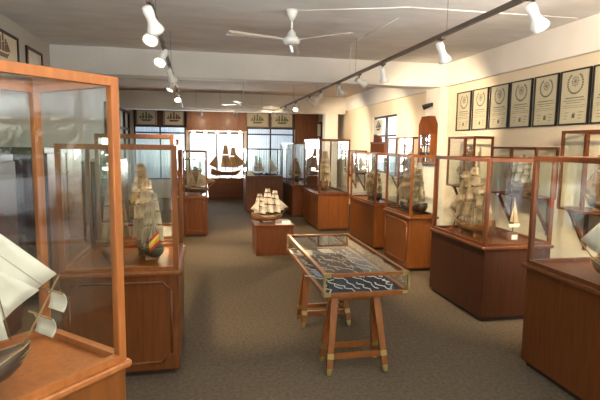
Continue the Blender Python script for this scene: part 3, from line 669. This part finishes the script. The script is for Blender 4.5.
# knots laid out in rows on the navy lining
rk = random.Random(3); zt = .5775
kinds = 26
for k in range(40):
    cxk = k % 8; cyk = k//8
    x = .865 + cxk*.068 + rk.uniform(-.006, .006); y = 3.27 + cyk*.27 + (.04 if cxk % 2 else -.02)
    pts = []; n = 24; L_ = rk.uniform(.18, .24); a = rk.uniform(1.2, 2.6); ph = rk.uniform(0, 6); amp = rk.uniform(.008, .018); tl = rk.uniform(-.3, .1)
    for i in range(n+1):
        t = i/n-.5; lx = amp*math.sin(t*2*PI*a+ph)+t*tl*L_; ly = t*L_ + amp*.7*math.cos(t*2*PI*a*1.3+ph)
        pts.append((lx, ly, .005+.003*abs(math.sin(t*9))))
    ko = MB().tube(pts, .0036, 5).build('rope_knot', 'rope'); ko.location = (x, y, zt); ko.rotation_euler = (0, 0, rk.uniform(-.25, .75))
    tag(ko, 'short white rope knot lying on the navy lining inside the glass-topped table', 'rope knot', 'white rope knots in the display table')
for l, x, y, rz, s in (('pale blue card lying inside the left edge of the glass-topped table', .90, 3.62, .15, (.055, .1)), ('white leaflet lying at the far left end inside the glass-topped table', .93, 4.38, -.1, (.07, .10)), ('cream leaflet lying at the far middle inside the glass-topped table', 1.15, 4.42, .1, (.06, .08))):
    c = MB().box((-s[0], -s[1], 0), (s[0], s[1], .004)).build('card', 'bluecard' if 'blue' in l else 'paper'); c.location = (x, y, zt+.012); c.rotation_euler = (0, 0, rz); tag(c, l, 'card')

# ---------------------------------------------------------------- track lights
def track(name, label, p, q, m='track', w_=.035):
    d = Vector(q)-Vector(p); o = thing(name, label, 'light track', p, 0)
    MB().beam((0, 0, 0), d, w_, .03).build('rail', m, o)
    c = MB()
    for t in (.12, .3, .5, .68, .86):
        a = Vector((0, 0, 0)).lerp(d, t); c.bar(a, (a.x, a.y, ZC-p[2]), .002, n=4)
    c.build('hanger_wire', 'track', o); return o
def lamp(label, loc, aim, on=1, kind='bell', energy=28, size=1.0):
    """loc: point on the underside of the track"""
    o = thing('track_lamp', label, 'track lamp', loc, 0, 'white spot lamps on the ceiling tracks', size)
    a = (Vector(aim)-Vector(loc)).normalized(); rot = a.to_track_quat('Z', 'Y').to_matrix().to_4x4()
    MB().box((-.02, -.035, -.02), (.02, .035, 0)).bar((0, 0, -.015), (0, 0, -.075), .009).build('adapter', 'track' if kind == 'bell' else 'white', o)
    base = Vector((0, 0, -.09)) - a*.05
    pr = [(.012, -.005), (.030, 0), (.034, .03), (.028, .075), (.034, .11), (.052, .145), (.056, .165), (.050, .165), (.030, .11), (.005, .10)]
    h = MB().lathe(pr, 16, Matrix.Translation(base) @ rot).build('shade', 'white', o)
    MB().lathe([(.004, .112), (.030, .113), (.044, .150), (.030, .158), (.004, .162)], 14, Matrix.Translation(base) @ rot).build('bulb', 'bulb' if on > 1 else 'bulbdim', o)
    d = bpy.data.lights.new('spot', 'SPOT'); d.energy = energy*(1 if on else .6); d.spot_size = math.radians(75); d.spot_blend = .7; d.color = (1, .74, .46); d.shadow_soft_size = .03
    l = bpy.data.objects.new('spot_light', d); col.objects.link(l); l.parent = o; l.location = base + a*.19; l.rotation_euler = a.to_track_quat('-Z', 'Y').to_euler()
    return o
TR = lambda y: 1.965 + .0*y
track('light_track', 'long dark ceiling track on the right with white lamps', (TR(0), .2, 2.52), (1.87, 11.9, 2.52))
track('light_track', 'dark sagging ceiling track on the left with white lamps', (-.27, .2, 2.50), (-.50, 12.2, 2.50), w_=.03)
track('light_track', 'thin white light track running across below the far beam', (-1.05, 12.3, 2.5), (1.86, 12.3, 2.5), 'white')
rl = [(2.66, (3.3, 3.2, 1.2), 1, 'white lamp nearest the camera on the right track'), (3.79, (2.9, 4.3, .9), 1, 'second lamp from the camera on the right track'), (5.1, (2.4, 5.5, 1.2), 1, 'third lamp from the camera on the right track'),
      (5.9, (4.0, 7.4, 1.9), 1, 'fourth lamp from the camera on the right track'), (6.8, (3.4, 8.6, 1.0), 1, 'fifth lamp from the camera on the right track'), (7.9, (.3, 9.3, .6), 2, 'sixth lamp on the right track, tilted left'),
      (8.7, (4.0, 10.0, 1.7), 1, 'seventh lamp on the right track, turned right'), (10.0, (1.5, 8.4, .9), 2, 'brightly lit lamp near the far end of the right track'), (11.2, (4.0, 12.6, 1.7), 1, 'farthest lamp on the right track')]
for y, aim, on, l in rl: lamp(l, (TR(y) - .008*y, y, 2.505), aim, on, energy=110 if y < 5.5 else 165)
ll = [(3.22, (.15, 4.4, 1.2), 1, 'large white lamp nearest the camera on the left track'), (3.62, (-.8, 2.5, .9), 2, 'brightly lit lamp second on the left track'), (4.6, (-.9, 3.3, .9), 2, 'brightly lit lamp third on the left track'),
      (5.7, (.1, 6.9, 1.3), 1, 'fourth lamp on the left track, pointing back'), (6.7, (-1.0, 6.2, 1.3), 1, 'fifth lamp on the left track, turned left'), (8.3, (-.3, 7.0, 1.0), 2, 'brightly lit farthest lamp on the left track')]
for y, aim, on, l in ll: lamp(l, (-.262-.0192*y, y, 2.487), aim, on, energy=55 if on == 2 and y < 5 else 150, size=1.15 if y < 3.2 else 1)
lamp('white lamp on the cross track left of centre', (-.06, 12.3, 2.485), (-.1, 14.3, 1.7), 1, 'w'); lamp('lit white lamp on the cross track right of centre', (.80, 12.3, 2.485), (.6, 14.2, 1.8), 2, 'w')
lamp('white lamp at the right end of the cross track', (1.75, 12.3, 2.485), (1.9, 14.4, 2.0), 1, 'w')
# added fill lights behind the photographer: two right-track lamps, two ceiling tubes
for y, aim, l in ((1.7, (4.0, 4.6, 2.2), 'added fill lamp behind the camera on the right track, turned to the certificates'), (.9, (4.0, 6.2, 2.2), 'rearmost added fill lamp behind the camera on the right track')): lamp(l, (TR(y) - .008*y, y, 2.505), aim, 1, energy=150)
for x in (.2, 2.6):  # unseen tubes added to brighten the beam, walls and certificates
    o = thing('fill_tube_light', 'added long white fill tube on the ceiling behind the camera, %s' % ('left one' if x < 1 else 'right one'), 'fill light', (x, -.3, ZC), 0, 'added fill tubes behind the camera')
    MB().box((-.62, -.03, -.06), (.62, .03, 0), bev=.005).build('housing', 'white', o)
    MB().bar((-.6, 0, -.085), (.6, 0, -.085), .016, n=12).build('tube', 'tube', o)
# canopy lights under the planked fascia
for k in range(5):
    b = MB().lathe([(.02, 0), (.035, -.02), (.035, -.05), (.02, -.065)], 10).build('canopy_lamp', 'bulb'); b.location = (-.3+k*.34, 14.42, 2.0)
    tag(b, 'small glowing lamp under the planked fascia', 'lamp', 'lamps under the fascia')
struct('trim_12', MB().box((-.44, 14.34, 2.0), (1.19, YB, 2.02)), 'plank')

# ---------------------------------------------------------------- ceiling fans
def fan(label, x, y, zb, R, a0, drop):
    o = thing('ceiling_fan', label, 'ceiling fan', (x, y, ZC), 0, 'white ceiling fans')
    MB().lathe([(.062, 0), (.06, -.02), (.045, -.06), (.02, -.10)][::-1], 20).build('canopy', 'white', o)
    MB().bar((0, 0, -.08), (0, 0, -drop+.09), .012).build('rod', 'white', o)
    MB().lathe([(.02, -drop-.045), (.075, -drop-.035), (.088, -drop-.01), (.088, -drop+.015), (.05, -drop+.04), (.04, -drop+.08), (.018, -drop+.10)], 24).build('motor', 'white', o)
    for k in range(3):
        a = a0+k*2*PI/3; ca, sa = math.cos(a), math.sin(a)
        m = Matrix.Rotation(a, 4, 'Z') @ Matrix.Translation((0, 0, -drop)) @ Matrix.Rotation(.16, 4, 'X')
        MB().box((.09, -.02, -.004), (.2, .02, .004), m).build('blade_arm', 'white', o)
        g = [[m @ Vector((r_, s*(.036+.014*t), 0)) for s in (-1, 0, 1)] for t, r_ in ((i/6, .18+(R-.18)*i/6) for i in range(7))]
        MB().sheet(g, .008).build('blade', 'blade', o)
fan('nearer white three-blade ceiling fan', .89, 4.99, 2.56, .68, math.radians(196), .30)
fan('farther small white ceiling fan beyond the first beam', .82, 10.3, 2.5, .62, math.radians(10), .50)
# surface cable on ceiling
cb = MB().tube([(.96, 4.97, ZC-.004), (2.0, 4.6, ZC-.004), (3.85, 4.55, ZC-.004)], .006, 6).build('ceiling_cable', 'white'); tag(cb, 'thin white cable running across the ceiling from the nearer fan', 'cable')
cb = MB().tube([(2.05, 5.0, ZC-.004), (1.97, 5.9, ZC-.004), (1.95, 6.4, ZC-.004), (1.94, 6.4, 2.54)], .006, 6).build('drop_cable', 'white'); tag(cb, 'thin white cable dropping from the ceiling to the right track', 'cable')

# ---------------------------------------------------------------- outside, seen through and mirrored in the glass
struct('ground', MB().box((-30, -30, -.25), (40, 50, -.1)), 'asphalt')
def shrub(label, x, y, h, r, trunk=0):
    o = thing('garden_tree' if trunk else 'garden_shrub', label, 'tree' if trunk else 'shrub', (x, y, -.1), 0, 'greenery outside')
    if trunk: MB().bar((0, 0, 0), (0, 0, trunk+h*.3), .12, .07).build('trunk', 'bark', o)
    m = MB(); rr = random.Random(int(x*10+y*7))
    for k in range(260):
        th, ph = rr.uniform(0, 2*PI), math.acos(rr.uniform(-1, 1)); q = rr.uniform(.5, 1)
        c = Vector((r*q*math.sin(ph)*math.cos(th), r*q*math.sin(ph)*math.sin(th), trunk+h/2+h/2*q*math.cos(ph)))
        a = Vector((rr.uniform(-1, 1), rr.uniform(-1, 1), rr.uniform(-1, 1))).normalized()*r*.16; b = a.orthogonal().normalized()*r*.09
        t = a.cross(b).normalized()*.006
        m.add([c-a, c+b, c+a, c-b, c+t], [(0, 1, 4), (1, 2, 4), (2, 3, 4), (3, 0, 4), (3, 2, 1, 0)])
    m.build('foliage', 'leaf', o)
for i, (x, y, h, r, t, l) in enumerate([(-1.6, -6.5, 2.2, 1.3, 1.6, 'leafy tree out front, left of the parked car'), (3.6, -9.5, 2.6, 1.5, 1.8, 'leafy tree out front, right of the parked car'), (.2, -11.5, 1.2, 1.6, 0, 'low shrub behind the parked car'),
                                    (9.9, 2.2, 2.6, 1.4, 1.4, 'leafy tree outside the near right windows'), (8, 10.4, 1.6, 1.1, 0, 'shrub outside the side window'), (-4.3, 25, 1.1, 1.0, 0, 'pale shrub outside the back opening, left'), (6.0, 27, 1.4, 1.0, .4, 'small tree outside the back opening, right')]): shrub(l, x, y, h, r, t)
for i, (x, y, h, r, l) in enumerate([(7.4, -4.9, 2.9, 1.5, 'tall hedge tree outside the near right windows, nearest the street'), (7.4, 5.3, 3.0, 1.6, 'tall hedge tree outside the right windows, farthest from the street'), (13.2, -.5, 3.4, 2.0, 'tall hedge tree behind the parked car'), (-5.2, -6.5, 3.2, 1.9, 'tall hedge tree at the left of the street front'), (1.2, -6.2, 2.4, 1.2, 'dense hedge in the middle of the street front'), (3.9, -4.4, 3.0, 1.2, 'tall hedge tree at the right of the street front')]): shrub(l, x, y, h, r, .05)
car = thing('parked_car', 'white car parked outside, mirrored in the nearest glass case', 'car', (8.2, -1.2, -.1), .4)
body = [(-2.0, .35), (-2.05, .75), (-1.75, .95), (-1.2, 1.0), (-.75, 1.42), (.7, 1.45), (1.25, 1.0), (2.0, .88), (2.1, .6), (2.05, .35)]
MB().prism(body, -.82, .82).build('body', 'carwhite', car)
MB().prism([(-1.05, 1.0), (-.7, 1.36), (.66, 1.38), (1.1, 1.02)], -.835, .835).build('window', 'carglass', car)
for x in (-1.3, 1.3):
    for y in (-.78, .78): MB().bar((x, y-.1, .33), (x, y+.1, .33), .33, n=20).build('wheel', 'tyre', car)
for y in (-.6, .6): MB().box((-2.08, y-.15, .68), (-2.0, y+.15, .82)).build('tail_light', 'taillight', car)
